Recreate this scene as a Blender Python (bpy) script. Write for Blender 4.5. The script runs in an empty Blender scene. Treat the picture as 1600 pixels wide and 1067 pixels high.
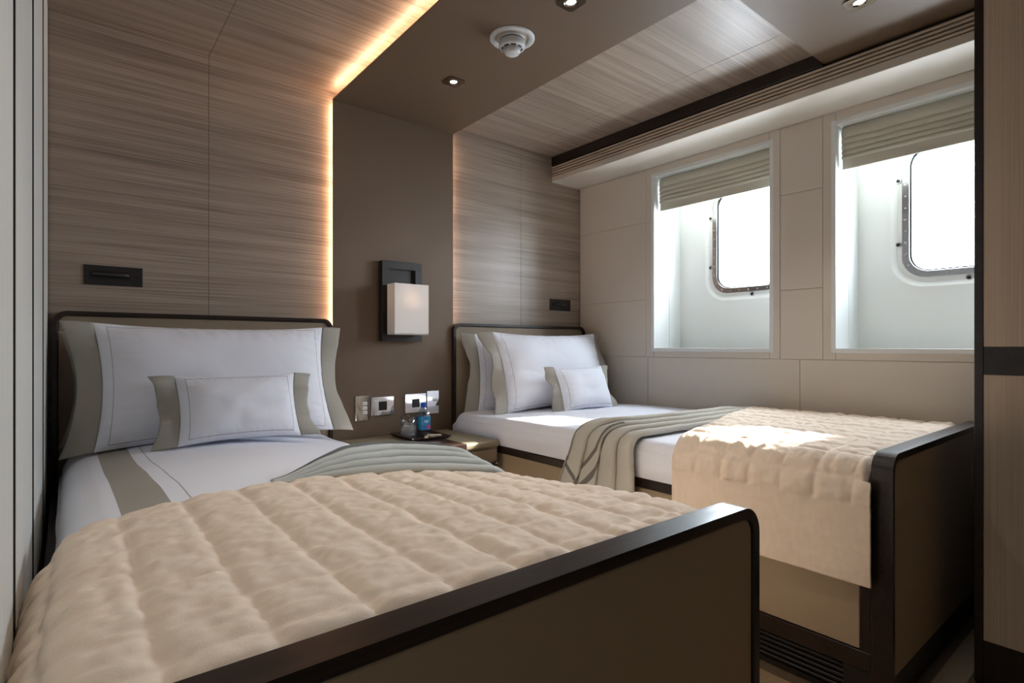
import bpy, bmesh, math, random
from mathutils import Vector, Matrix, noise
random.seed(7)
S = bpy.context.scene
COL = S.collection

# ------------------------------------------------------------------ camera
EYE = 0.95
cam = bpy.data.cameras.new('camera')
cam.sensor_fit = 'HORIZONTAL'; cam.sensor_width = 36.0
cam.lens = 861.89 / 1600 * 36.0
cam.shift_x = 0.0
cam.shift_y = (541.09 - 533.5) / 1600
cam.clip_start = 0.01
camo = bpy.data.objects.new('camera', cam); COL.objects.link(camo)
camo.location = (0, 0, EYE)
camo.rotation_euler = (math.pi / 2, 0, -math.radians(38.948))
S.camera = camo

# ------------------------------------------------------------------ light
W = bpy.data.worlds.new('world'); S.world = W; W.use_nodes = True
bg = W.node_tree.nodes['Background']
bg.inputs[0].default_value = (0.78, 0.89, 1.0, 1)
bg.inputs[1].default_value = 28.0

def add_light(name, kind, loc, energy, color=(1, 1, 1), **kw):
    d = bpy.data.lights.new(name, kind); d.energy = energy; d.color = color
    for k, v in kw.items():
        setattr(d, k, v)
    o = bpy.data.objects.new(name, d); o.location = loc; COL.objects.link(o)
    return o

SUN_DIR = Vector((-1.0, 0.25, -0.62)).normalized()
sun = add_light('sun', 'SUN', (6, -2, 5), 24.0, (1.0, 0.97, 0.93), angle=math.radians(3))
sun.rotation_euler = SUN_DIR.to_track_quat('-Z', 'Y').to_euler()

# sky portals in the two portholes guide the daylight sampling
for yc in (1.575, 0.628):
    p = add_light('porthole_portal', 'AREA', (3.06, yc, 1.56), 1.0, shape='RECTANGLE', size=0.56, size_y=0.37)
    p.rotation_euler = (0, math.pi / 2, 0); p.data.cycles.is_portal = True
S.cycles.diffuse_bounces = 8
S.cycles.max_bounces = 16

vs = S.view_settings
vs.view_transform = 'Standard'; vs.look = 'None'; vs.gamma = 1.0; vs.use_curve_mapping = False
vs.exposure = 0.62

# ------------------------------------------------------------------ helpers
def lin(c):
    return tuple((x / 255 / 12.92) if x / 255 <= 0.04045 else ((x / 255 + 0.055) / 1.055) ** 2.4 for x in c) + (1,)

MATS = {}
def mat(name, col, rough=0.5, metal=0.0, spec=0.5, bump=None, var=None, coat=0.0, trans=0.0):
    """col: sRGB 0-255. bump=(scale, strength, stretch xyz). var=(col2, scale, stretch xyz, contrast)"""
    m = bpy.data.materials.new(name); m.use_nodes = True
    nt = m.node_tree; b = nt.nodes['Principled BSDF']
    b.inputs['Base Color'].default_value = lin(col)
    b.inputs['Roughness'].default_value = rough
    b.inputs['Metallic'].default_value = metal
    b.inputs['Specular IOR Level'].default_value = spec
    b.inputs['Coat Weight'].default_value = coat
    b.inputs['Transmission Weight'].default_value = trans
    tc = nt.nodes.new('ShaderNodeTexCoord')
    def noise_node(scale, stretch, detail=3.0):
        mp = nt.nodes.new('ShaderNodeMapping'); mp.inputs['Scale'].default_value = stretch
        nt.links.new(tc.outputs['Object'], mp.inputs['Vector'])
        n = nt.nodes.new('ShaderNodeTexNoise'); n.inputs['Scale'].default_value = scale
        n.inputs['Detail'].default_value = detail
        nt.links.new(mp.outputs['Vector'], n.inputs['Vector'])
        return n
    if var:
        n = noise_node(var[1], var[2])
        r = nt.nodes.new('ShaderNodeValToRGB')
        k = var[3] if len(var) > 3 else 0.25
        r.color_ramp.elements[0].position = 0.5 - k; r.color_ramp.elements[1].position = 0.5 + k
        r.color_ramp.elements[0].color = lin(var[0]); r.color_ramp.elements[1].color = lin(col)
        nt.links.new(n.outputs['Fac'], r.inputs['Fac'])
        nt.links.new(r.outputs['Color'], b.inputs['Base Color'])
    if bump:
        n = noise_node(bump[0], bump[2] if len(bump) > 2 else (1, 1, 1))
        bp = nt.nodes.new('ShaderNodeBump'); bp.inputs['Strength'].default_value = bump[1]
        bp.inputs['Distance'].default_value = 0.002
        nt.links.new(n.outputs['Fac'], bp.inputs['Height'])
        nt.links.new(bp.outputs['Normal'], b.inputs['Normal'])
    MATS[name] = m
    return m

def veneer(name, light, dark, axis, rough=0.45, fine=190, broad=20, along=1.2):
    """straight-grained veneer, grain runs along `axis` (0,1,2)"""
    m = bpy.data.materials.new(name); m.use_nodes = True
    nt = m.node_tree; b = nt.nodes['Principled BSDF']; b.inputs['Roughness'].default_value = rough
    tc = nt.nodes.new('ShaderNodeTexCoord')
    def nz(scale, al, detail):
        mp = nt.nodes.new('ShaderNodeMapping')
        s = [scale] * 3; s[axis] = al; mp.inputs['Scale'].default_value = s
        nt.links.new(tc.outputs['Object'], mp.inputs['Vector'])
        n = nt.nodes.new('ShaderNodeTexNoise'); n.inputs['Scale'].default_value = 1.0
        n.inputs['Detail'].default_value = detail; n.inputs['Roughness'].default_value = 0.6
        nt.links.new(mp.outputs['Vector'], n.inputs['Vector'])
        return n
    a = nz(fine, along, 2.0); c = nz(broad, along * 0.5, 3.0)
    mx = nt.nodes.new('ShaderNodeMix'); mx.data_type = 'FLOAT'; mx.inputs[0].default_value = 0.4
    nt.links.new(a.outputs['Fac'], mx.inputs[2]); nt.links.new(c.outputs['Fac'], mx.inputs[3])
    r = nt.nodes.new('ShaderNodeValToRGB')
    r.color_ramp.elements[0].position = 0.36; r.color_ramp.elements[1].position = 0.60
    r.color_ramp.elements[0].color = lin(dark); r.color_ramp.elements[1].color = lin(light)
    nt.links.new(mx.outputs[0], r.inputs['Fac']); nt.links.new(r.outputs['Color'], b.inputs['Base Color'])
    bp = nt.nodes.new('ShaderNodeBump'); bp.inputs['Strength'].default_value = 0.25; bp.inputs['Distance'].default_value = 0.001
    nt.links.new(a.outputs['Fac'], bp.inputs['Height']); nt.links.new(bp.outputs['Normal'], b.inputs['Normal'])
    MATS[name] = m
    return m

def emis(name, col, strength):
    m = bpy.data.materials.new(name); m.use_nodes = True
    b = m.node_tree.nodes['Principled BSDF']
    b.inputs['Base Color'].default_value = (0.8, 0.8, 0.8, 1)
    b.inputs['Emission Color'].default_value = (*col, 1); b.inputs['Emission Strength'].default_value = strength
    MATS[name] = m
    return m

def uv_stripe(name, base, stripes, rough=0.85, bump=(500, 0.25), soft=0.0005):
    """cloth whose base colour is crossed by bands given in UV metres: (axis, lo, hi, colour)"""
    m = mat(name, base, rough=rough, spec=0.25, bump=bump)
    nt = m.node_tree; b = nt.nodes['Principled BSDF']
    uv = nt.nodes.new('ShaderNodeUVMap'); sp = nt.nodes.new('ShaderNodeSeparateXYZ')
    nt.links.new(uv.outputs['UV'], sp.inputs[0])
    prev = None
    for st in stripes:
        ax, lo, hi, c = st[:4]
        g = nt.nodes.new('ShaderNodeMath'); g.operation = 'GREATER_THAN'; g.inputs[1].default_value = lo
        l = nt.nodes.new('ShaderNodeMath'); l.operation = 'LESS_THAN'; l.inputs[1].default_value = hi
        nt.links.new(sp.outputs[ax], g.inputs[0]); nt.links.new(sp.outputs[ax], l.inputs[0])
        mu = nt.nodes.new('ShaderNodeMath'); mu.operation = 'MULTIPLY'
        nt.links.new(g.outputs[0], mu.inputs[0]); nt.links.new(l.outputs[0], mu.inputs[1])
        if len(st) > 4:     # keep the band within +-limit on the other axis
            ab = nt.nodes.new('ShaderNodeMath'); ab.operation = 'ABSOLUTE'; nt.links.new(sp.outputs[1 - ax], ab.inputs[0])
            lt = nt.nodes.new('ShaderNodeMath'); lt.operation = 'LESS_THAN'; lt.inputs[1].default_value = st[4]
            nt.links.new(ab.outputs[0], lt.inputs[0])
            m2 = nt.nodes.new('ShaderNodeMath'); m2.operation = 'MULTIPLY'
            nt.links.new(mu.outputs[0], m2.inputs[0]); nt.links.new(lt.outputs[0], m2.inputs[1]); mu = m2
        mx = nt.nodes.new('ShaderNodeMix'); mx.data_type = 'RGBA'
        nt.links.new(mu.outputs[0], mx.inputs[0])
        if prev is None: mx.inputs[6].default_value = lin(base)
        else: nt.links.new(prev, mx.inputs[6])
        mx.inputs[7].default_value = lin(c)
        prev = mx.outputs[2]
    if prev: nt.links.new(prev, b.inputs['Base Color'])
    return m

def glass_mat(name, tint=(1, 1, 1), refl=0.08):
    m = bpy.data.materials.new(name); m.use_nodes = True
    nt = m.node_tree; nt.nodes.clear()
    o = nt.nodes.new('ShaderNodeOutputMaterial'); mx = nt.nodes.new('ShaderNodeMixShader')
    t = nt.nodes.new('ShaderNodeBsdfTransparent'); g = nt.nodes.new('ShaderNodeBsdfGlossy')
    t.inputs[0].default_value = (*tint, 1); g.inputs['Roughness'].default_value = 0.03
    mx.inputs[0].default_value = refl
    nt.links.new(t.outputs[0], mx.inputs[1]); nt.links.new(g.outputs[0], mx.inputs[2]); nt.links.new(mx.outputs[0], o.inputs[0])
    MATS[name] = m
    return m

ORG = {}
def props(o, label=None, cat=None, group=None, kind=None):
    if label: o['label'] = label
    if cat: o['category'] = cat
    if group: o['group'] = group
    if kind: o['kind'] = kind
    return o
def thing(name, label, cat, loc, group=None, kind=None):
    o = bpy.data.objects.new(name, None); o.empty_display_size = 0.05; o.location = loc; COL.objects.link(o)
    ORG[o] = Vector(loc)
    return props(o, label, cat, group, kind)

class MB:
    def __init__(s): s.v = []; s.f = []; s.uv = {}; s.sm = set()
    def box(s, x0, x1, y0, y1, z0, z1, bev=0.0, seg=2):
        if bev <= 0:
            i = len(s.v)
            s.v += [(x, y, z) for z in (z0, z1) for y in (y0, y1) for x in (x0, x1)]
            for q in ((0, 2, 3, 1), (4, 5, 7, 6), (0, 1, 5, 4), (2, 6, 7, 3), (0, 4, 6, 2), (1, 3, 7, 5)):
                s.f.append(tuple(i + k for k in q))
            return s
        bm = bmesh.new(); bmesh.ops.create_cube(bm, size=1.0)
        for v in bm.verts:
            v.co = Vector(((x0 + x1) / 2 + v.co.x * (x1 - x0), (y0 + y1) / 2 + v.co.y * (y1 - y0), (z0 + z1) / 2 + v.co.z * (z1 - z0)))
        bmesh.ops.bevel(bm, geom=bm.edges[:], offset=bev, segments=seg, affect='EDGES', profile=0.5)
        return s.add_bm(bm)
    def add_bm(s, bm, smooth=False):
        i = len(s.v); bm.verts.index_update()
        s.v += [tuple(v.co) for v in bm.verts]
        for f in bm.faces:
            if smooth: s.sm.add(len(s.f))
            s.f.append(tuple(i + v.index for v in f.verts))
        bm.free(); return s
    def grid(s, nu, nv, fn, smooth=True, uvfn=None, flip=False):
        i = len(s.v)
        for b in range(nv + 1):
            for a in range(nu + 1):
                s.v.append(tuple(fn(a / nu, b / nv)))
        for b in range(nv):
            for a in range(nu):
                q = [i + b * (nu + 1) + a, i + b * (nu + 1) + a + 1, i + (b + 1) * (nu + 1) + a + 1, i + (b + 1) * (nu + 1) + a]
                if flip: q.reverse()
                if smooth: s.sm.add(len(s.f))
                if uvfn:
                    cs = [(a, b), (a + 1, b), (a + 1, b + 1), (a, b + 1)]
                    if flip: cs.reverse()
                    s.uv[len(s.f)] = [uvfn(p / nu, r / nv) for p, r in cs]
                s.f.append(tuple(q))
        return s
    def lathe(s, cx, cy, prof, n=24, axis='z', cap=True):
        """prof: list of (r, h); axis: z / x / y, (cx, cy) the two other coordinates in cyclic order"""
        i = len(s.v)
        for r, h in prof:
            for k in range(n):
                a = 2 * math.pi * k / n; p, q = cx + r * math.cos(a), cy + r * math.sin(a)
                s.v.append({'z': (p, q, h), 'x': (h, p, q), 'y': (q, h, p)}[axis])
        for j in range(len(prof) - 1):
            for k in range(n):
                s.sm.add(len(s.f))
                s.f.append((i + j * n + k, i + j * n + (k + 1) % n, i + (j + 1) * n + (k + 1) % n, i + (j + 1) * n + k))
        if cap:
            s.f.append(tuple(i + k for k in reversed(range(n))))
            s.f.append(tuple(i + (len(prof) - 1) * n + k for k in range(n)))
        return s
    def tube(s, pts, r, n=10):
        pts = [Vector(p) for p in pts]; i = len(s.v)
        up = Vector((0, 0, 1))
        for j, p in enumerate(pts):
            d = (pts[min(j + 1, len(pts) - 1)] - pts[max(j - 1, 0)]).normalized()
            a = d.cross(up if abs(d.z) < 0.95 else Vector((1, 0, 0))).normalized(); b = d.cross(a)
            for k in range(n):
                t = 2 * math.pi * k / n; s.v.append(tuple(p + r * (a * math.cos(t) + b * math.sin(t))))
        for j in range(len(pts) - 1):
            for k in range(n):
                s.sm.add(len(s.f))
                s.f.append((i + j * n + k, i + j * n + (k + 1) % n, i + (j + 1) * n + (k + 1) % n, i + (j + 1) * n + k))
        s.f.append(tuple(i + k for k in reversed(range(n)))); s.f.append(tuple(i + (len(pts) - 1) * n + k for k in range(n)))
        return s
    def loft(s, loops, closed=True, cap0=False, cap1=False, smooth=False):
        i = len(s.v); n = len(loops[0])
        for L in loops: s.v += [tuple(p) for p in L]
        for j in range(len(loops) - 1):
            for k in range(n if closed else n - 1):
                if smooth: s.sm.add(len(s.f))
                s.f.append((i + j * n + k, i + j * n + (k + 1) % n, i + (j + 1) * n + (k + 1) % n, i + (j + 1) * n + k))
        if cap0: s.f.append(tuple(i + k for k in reversed(range(n))))
        if cap1: s.f.append(tuple(i + (len(loops) - 1) * n + k for k in range(n)))
        return s
    def build(s, name, m, parent=None, label=None, cat=None, group=None, kind=None, origin=None, solid=0.0, bevel=0.0, fix=True, offset=-1):
        if parent is not None: org = ORG[parent]
        else: org = Vector(origin) if origin else Vector((0, 0, 0))
        me = bpy.data.meshes.new(name)
        me.from_pydata([(v[0] - org.x, v[1] - org.y, v[2] - org.z) for v in s.v], [], s.f)
        if s.uv:
            l = me.uv_layers.new(name='UVMap')
            for p in me.polygons:
                u = s.uv.get(p.index)
                if u:
                    for k, li in enumerate(p.loop_indices): l.data[li].uv = u[k]
        for p in me.polygons: p.use_smooth = p.index in s.sm
        if fix:
            bm = bmesh.new(); bm.from_mesh(me); bmesh.ops.recalc_face_normals(bm, faces=bm.faces[:]); bm.to_mesh(me); bm.free()
        me.materials.append(MATS[m] if isinstance(m, str) else m)
        o = bpy.data.objects.new(name, me); COL.objects.link(o)
        if parent is not None: o.parent = parent
        else: o.location = org
        ORG[o] = org
        if solid:
            md = o.modifiers.new('solidify', 'SOLIDIFY'); md.thickness = solid; md.offset = offset
        if bevel:
            md = o.modifiers.new('bevel', 'BEVEL'); md.width = bevel; md.segments = 2; md.limit_method = 'ANGLE'
        return props(o, label, cat, group, kind)

def rr_pts(w, h, r, n=10):
    """rounded rectangle outline, half sizes w,h, counter-clockwise, 4*(n+1) points"""
    out = []
    for cx, cy, a0 in ((w - r, h - r, 0), (-(w - r), h - r, 90), (-(w - r), -(h - r), 180), (w - r, -(h - r), 270)):
        for k in range(n + 1):
            a = math.radians(a0 + 90 * k / n); out.append((cx + r * math.cos(a), cy + r * math.sin(a)))
    return out
def smooth01(t): t = max(0.0, min(1.0, t)); return t * t * (3 - 2 * t)
def ns(x, y, z=0.0): return noise.noise(Vector((x, y, z)))

# ------------------------------------------------------------------ materials
veneer('grasscloth_x', (164, 147, 132), (112, 97, 85), 0, rough=0.42, fine=300, broad=26, along=1.6)
veneer('oak_z', (206, 188, 168), (184, 166, 146), 2, rough=0.5, fine=300, broad=40)
veneer('wenge_x', (46, 34, 28), (22, 15, 12), 0, rough=0.32, fine=160)
mat('dark_gap', (18, 15, 13), rough=0.8)
mat('taupe_leather', (102, 82, 63), rough=0.55, bump=(350, 0.12))
mat('bed_leather', (160, 141, 116), rough=0.5, bump=(350, 0.12))
mat('cream_leather', (205, 196, 184), rough=0.55, bump=(300, 0.10))
mat('head_leather', (140, 122, 100), rough=0.55, bump=(350, 0.12))
mat('nightstand_leather', (150, 138, 112), rough=0.45, bump=(350, 0.10))
mat('brown_leather', (56, 36, 29), rough=0.35, bump=(300, 0.1))
mat('left_panel', (200, 200, 195), rough=0.5, var=((190, 189, 183), 4, (40, 40, 0.6)))
mat('white_paint', (218, 220, 218), rough=0.45)
mat('hull_white', (230, 230, 226), rough=0.4)
mat('steel', (200, 202, 206), rough=0.22, metal=1.0)
mat('chrome', (225, 225, 228), rough=0.06, metal=1.0)
mat('bronze', (120, 105, 90), rough=0.25, metal=1.0)
mat('black_metal', (34, 30, 28), rough=0.4)
mat('black_plastic', (14, 14, 15), rough=0.35)
mat('white_plastic', (225, 223, 220), rough=0.4)
mat('detector_plastic', (196, 196, 195), rough=0.4)
mat('slat_paint', (188, 172, 154), rough=0.5)
mat('carpet', (152, 130, 104), rough=0.95, spec=0.1, bump=(260, 0.5), var=((132, 111, 86), 180, (1, 1, 1)))
mat('carpet_border', (92, 76, 60), rough=0.95, spec=0.1, bump=(260, 0.5))
mat('blind_cloth', (196, 192, 177), rough=0.85, spec=0.2, bump=(400, 0.25, (1, 1, 3)))
mat('grey_cloth', (163, 158, 148), rough=0.85, spec=0.2, bump=(500, 0.3))
LINE = (176, 173, 174)
mat('white_cloth', (231, 232, 240), rough=0.8, spec=0.2, bump=(600, 0.15))
mat('quilt_cloth', (235, 218, 200), rough=0.8, spec=0.25, bump=(420, 0.35, (1, 3, 1)), var=((227, 207, 187), 22, (1, 3, 1), 0.3))
mat('throw_edge', (104, 104, 100), rough=0.9, spec=0.2)
emis('led', (1.0, 0.62, 0.39), 42.0)
emis('led_soft', (1.0, 0.60, 0.36), 22.0)
emis('lamp_glow', (1.0, 0.86, 0.68), 6.0)
emis('bulb_glow', (1.0, 0.86, 0.68), 1.5)
glass_mat('pane_glass', (1, 1, 1), 0.05)
glass_mat('tumbler_glass', (0.95, 0.97, 0.98), 0.22)
glass_mat('bottle_plastic', (0.80, 0.90, 0.94), 0.22)

# ------------------------------------------------------------------ room dimensions
XL, XR, YB, YF, ZC, ZP = -0.051, 2.69, 2.60, -0.80, 2.166, 2.119
PX0, PX1 = 0.984, 1.660          # leather feature panel on wall and ceiling
SEAM = 0.0015

# floor
fl = MB().box(XL - 0.1, XR + 0.1, YF - 0.1, YB + 0.1, -0.06, -0.004).build('floor', 'carpet_border', kind='structure')
MB().box(XL, 1.60, YF, 0.44, -0.01, 0.0, 0.002, 1).box(0.98, 1.595, 0.44, 2.09, -0.01, 0.0, 0.002, 1).box(1.60, 1.97, YF, 0.405, -0.01, 0.0, 0.002, 1).box(1.75, 2.64, 0.405, 0.47, -0.01, 0.0, 0.002, 1).build('carpet', 'carpet', fl, kind='stuff')

# back wall: substrate, grasscloth veneer panels, leather feature panel
wb = MB().box(XL - 0.1, XR + 0.4, YB + 0.008, YB + 0.10, -0.05, ZC + 0.10).build('wall_back', 'dark_gap', kind='structure')
for x0, x1 in ((XL, 0.465), (0.465, PX0 + 0.10), (PX1 - 0.10, 2.172), (2.172, XR)):
    MB().box(x0 + SEAM / 2, x1 - SEAM / 2, YB, YB + 0.012, 0, ZC + 0.004, 0.0006, 1).build('panel', 'grasscloth_x', wb)
MB().box(PX0, PX1, 2.570, 2.575, 0.0, ZP, 0.0015, 2).box(PX0 + 0.035, PX1 - 0.035, 2.575, 2.60, 0.0, ZP).build('leather_panel', 'taupe_leather', wb, label='taupe leather panel between the beds')

# ceiling: veneer panels, dropped leather panels
ce = MB().box(XL - 0.1, XR + 0.4, YF - 0.1, YB + 0.1, ZC + 0.008, ZC + 0.10).build('ceiling', 'dark_gap', kind='structure')
YC = 0.967                         # cross panel starts here (towards the camera)
for x0, x1 in ((XL, 0.465), (0.465, PX0 + 0.10), (PX1 - 0.10, 2.172), (2.172, XR)):
    MB().box(x0 + SEAM / 3, x1 - SEAM / 3, YC - 0.12, YB, ZC, ZC + 0.012, 0.001, 1).build('panel', 'grasscloth_x', ce)
MB().box(PX0, PX1, YC + 0.001, 2.575, ZP, ZP + 0.008, 0.0015, 2).box(PX0 + 0.035, PX1 - 0.035, YC + 0.001, 2.60, ZP + 0.008, ZC + 0.008).build('leather_panel', 'taupe_leather', ce, label='taupe leather ceiling panel above the nightstand')
MB().box(XL, XR, YF, YC, ZP, ZP + 0.008, 0.002, 2).box(XL, XR, YF, YC - 0.035, ZP + 0.008, ZC + 0.008).build('leather_panel', 'taupe_leather', ce, label='taupe leather ceiling panel across the foot of the room')

# led strips in the slots behind the panel edges
led = thing('led_strip', 'warm glowing strip hidden behind the left edge of the leather panel', 'light strip', (PX0 + 0.02, 2.58, 1.0))
MB().box(PX0 + 0.010, PX0 + 0.016, 2.576, 2.580, 0.45, ZP).build('wall_strip', 'led', led)
MB().box(PX0 + 0.010, PX0 + 0.016, YC + 0.01, 2.57, ZP + 0.0095, ZP + 0.0135).build('ceiling_strip', 'led', led)
led2 = thing('led_strip', 'soft warm strip hidden behind the right edge of the leather panel', 'light strip', (PX1 - 0.02, 2.58, 1.0))
MB().box(PX1 - 0.016, PX1 - 0.010, 2.576, 2.580, 0.45, ZP).build('wall_strip', 'led_soft', led2)

# left wall: pale upright panels
wl = MB().box(XL - 0.12, XL - 0.012, YF - 0.1, YB + 0.1, -0.05, ZC + 0.1).build('wall_left', 'dark_gap', kind='structure')
for y0, y1 in ((YF, -0.10), (-0.10, 0.93), (0.93, 1.42), (1.42, 2.02), (2.02, YB)):
    MB().box(XL - 0.014, XL, y0 + 0.007, y1 - 0.007, 0.0, ZC, 0.0015, 1).build('panel', 'left_panel', wl)
for y in (0.918, 1.415, 2.02):
    MB().box(XL - 0.012, XL + 0.0022, y, y + 0.004, 0.0, ZC).build('joint_strip', 'wenge_x', wl)
# wall behind the camera
wf = MB().box(XL - 0.1, XR + 0.4, YF - 0.1, YF, -0.05, ZC + 0.1).build('wall_front', 'cream_leather', kind='structure')

# right wall: substrate with two openings, leather panels
WIN = [(1.314, 1.998, 1.575), (0.330, 1.013, 0.628)]     # y0, y1 of the opening, y of the porthole centre
WZ0, WZ1, XH = 0.940, 1.945, 2.95
wr_mb = MB()
def holes(mb, x0, x1, ya, yb, za, zb):
    mg = 0.016
    ys = [ya]
    for w in sorted(WIN): ys += [w[0] - mg, w[1] + mg]
    ys.append(yb)
    for k in range(0, len(ys), 2):
        if ys[k + 1] > ys[k]: mb.box(x0, x1, ys[k], ys[k + 1], za, zb)
    for w in WIN:
        mb.box(x0, x1, w[0] - mg, w[1] + mg, za, WZ0 - mg); mb.box(x0, x1, w[0] - mg, w[1] + mg, WZ1 + mg, zb)
holes(wr_mb, XR + 0.005, XR + 0.06, YF - 0.1, YB + 0.1, -0.05, ZC + 0.1)
wr = wr_mb.build('wall_right', 'cream_leather', kind='structure')
def wpanel(y0, y1, z0, z1):
    g = 0.0012
    MB().box(XR, XR + 0.012, y0 + g, y1 - g, z0 + g, z1 - g, 0.002, 2).build('panel', 'cream_leather', wr)
ZB = 0.889
for z0, z1 in ((ZB, 1.228), (1.228, 1.690), (1.690, 2.004)): wpanel(2.054, YB, z0, z1)
for z0, z1 in ((ZB, 1.220), (1.220, 1.678), (1.678, 2.004)): wpanel(1.067, 1.262, z0, z1)
for y0, y1 in ((2.044, YB), (1.169, 2.044), (0.28, 1.169), (YF, 0.28)): wpanel(y0, y1, 0.0, ZB)
wpanel(YF, 0.28, ZB, 2.004)

# windows
def window(n, y0, y1, yc):
    c0, c1 = (1.262, 2.054) if n == 1 else (0.280, 1.067)
    w = thing('window_%d' % n, None, None, (XR, (y0 + y1) / 2, WZ0), kind='structure')
    # casing flush with the wall
    m = MB()
    for a in ((c0, y0, ZB, 2.004), (y1, c1, ZB, 2.004), (y0, y1, ZB, WZ0), (y0, y1, WZ1, 2.004)):
        m.box(XR - 0.001, XR + 0.012, a[0] + 0.0006, a[1] - 0.0006, a[2] + 0.0006, a[3] - 0.0006, 0.001, 1)
    m.build('casing', 'cream_leather', w)
    # lining of the recess
    m = MB(); t = 0.02
    for xa, xb in ((XR - 0.0015, 2.838), (2.840, XH + 0.001)):
        m.box(xa, xb, y0 - t, y0, WZ0 - t, WZ1 + t); m.box(xa, xb, y1, y1 + t, WZ0 - t, WZ1 + t)
        m.box(xa, xb, y0, y1, WZ0 - t, WZ0); m.box(xa, xb, y0, y1, WZ1, WZ1 + t)
    m.build('lining', 'white_paint', w, bevel=0.0015)
    m = MB(); t2 = 0.021
    m.box(2.83, 2.85, y0 - 0.04, y0 - 0.004, WZ0 - 0.03, WZ1 + 0.03).box(2.83, 2.85, y1 + 0.004, y1 + 0.04, WZ0 - 0.03, WZ1 + 0.03)
    m.box(2.83, 2.85, y0, y1, WZ0 - 0.03, WZ0 - 0.004).box(2.83, 2.85, y0, y1, WZ1 + 0.004, WZ1 + 0.03)
    m.build('joint', 'dark_gap', w)
    zc = 1.56
    def loop(x, hw, hh, r): return [(x, yc + p, zc + q) for p, q in rr_pts(hw, hh, r)]
    def orect(x):
        # rectangle sampled with the same number of points, corner quadrant by quadrant
        out = []; ya, yb, za, zb = y0 - 0.012, y1 + 0.012, WZ0 - 0.012, WZ1 + 0.012
        for cy, cz, s0 in ((yb, zb, 0), (ya, zb, 1), (ya, za, 2), (yb, za, 3)):
            for k in range(11):
                f = k / 10 - 0.5
                hole = rr_pts(0.250, 0.345, 0.13)[s0 * 11 + k]
                py, pz = yc + hole[0], zc + hole[1]
                if s0 == 0: p = (yb, pz + (zb - pz) * (k / 5)) if k <= 5 else (yb + (py - yb) * ((k - 5) / 5), zb)
                if s0 == 1: p = (py + (ya - py) * (k / 5), zb) if k <= 5 else (ya, zb + (pz - zb) * ((k - 5) / 5))
                if s0 == 2: p = (ya, pz + (za - pz) * (k / 5)) if k <= 5 else (ya + (py - ya) * ((k - 5) / 5), za)
                if s0 == 3: p = (py + (yb - py) * (k / 5), za) if k <= 5 else (yb, za + (pz - za) * ((k - 5) / 5))
                out.append((x, p[0], p[1]))
        return out
    m = MB()
    m.loft([orect(XH), loop(XH, 0.250, 0.345, 0.13)])
    m.loft([loop(XH, 0.250, 0.345, 0.13), loop(XH + 0.006, 0.243, 0.338, 0.125), loop(XH + 0.016, 0.232, 0.327, 0.118), loop(XH + 0.018, 0.228, 0.323, 0.115)], smooth=True)
    m.loft([loop(XH + 0.018, 0.228, 0.323, 0.115), loop(XH + 0.018, 0.180, 0.275, 0.075), loop(XH + 0.10, 0.180, 0.275, 0.075)])
    m.loft([orect(XH), orect(XH + 0.10), loop(XH + 0.10, 0.180, 0.275, 0.075)])
    m.build('hull_plate', 'hull_white', w)
    m = MB()
    m.loft([loop(XH + 0.018, 0.210, 0.305, 0.10), loop(XH + 0.009, 0.210, 0.305, 0.10), loop(XH + 0.007, 0.208, 0.303, 0.098), loop(XH + 0.007, 0.182, 0.277, 0.077), loop(XH + 0.010, 0.179, 0.274, 0.075), loop(XH + 0.022, 0.179, 0.274, 0.075)])
    ring = m.build('porthole_ring', 'steel', w)
    m = MB()
    m.loft([loop(XH + 0.012, 0.1795, 0.2745, 0.075), loop(XH + 0.010, 0.174, 0.269, 0.07), loop(XH + 0.026, 0.174, 0.269, 0.07)], smooth=True)
    m.build('gasket', 'black_plastic', ring)
    MB().loft([loop(XH + 0.022, 0.179, 0.274, 0.075), loop(XH + 0.026, 0.179, 0.274, 0.075)], cap0=True, cap1=True).build('glass', 'pane_glass', w)
    # screws around the ring, evenly by arc length
    P = [Vector((p, q)) for p, q in rr_pts(0.196, 0.291, 0.09)]; P.append(P[0])
    L = [0]
    for a, b in zip(P, P[1:]): L.append(L[-1] + (b - a).length)
    proto = None
    N = 34
    for k in range(N):
        s_ = L[-1] * (k + 0.5) / N; j = max(i for i in range(len(L)) if L[i] <= s_); j = min(j, len(P) - 2)
        f = (s_ - L[j]) / max(1e-9, L[j + 1] - L[j]); p = P[j].lerp(P[j + 1], f)
        if proto is None:
            mb = MB().lathe(0, 0, [(0.0042, 0.0005), (0.0042, -0.0012), (0.0028, -0.0024), (0.0014, -0.0018)], 10, 'x')
            proto = mb.build('screw', 'steel', None); proto.parent = ring; so = proto
        else:
            so = proto.copy(); COL.objects.link(so); so.parent = ring
        so.location = Vector((XH + 0.007, yc + p.x, zc + p.y)) - ORG[w]
    for dy, dz in ((0.224, 0.145), (0.224, -0.145), (-0.224, 0.145), (-0.224, -0.145), (-0.03, -0.318), (-0.03, 0.318)):
        q = (yc + dy, zc + dz)
        bo = MB().lathe(q[0], q[1], [(0.0125, XH + 0.018), (0.0125, XH + 0.014), (0.0105, XH + 0.012), (0.0065, XH + 0.012), (0.006, XH + 0.016)], 20, 'x').build('bolt', 'steel', w)
        MB().lathe(q[0], q[1], [(0.0066, XH + 0.0115), (0.0066, XH + 0.0105)], 6, 'x').build('socket', 'black_plastic', bo)
for n, a in enumerate(WIN): window(n + 1, *a)

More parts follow.
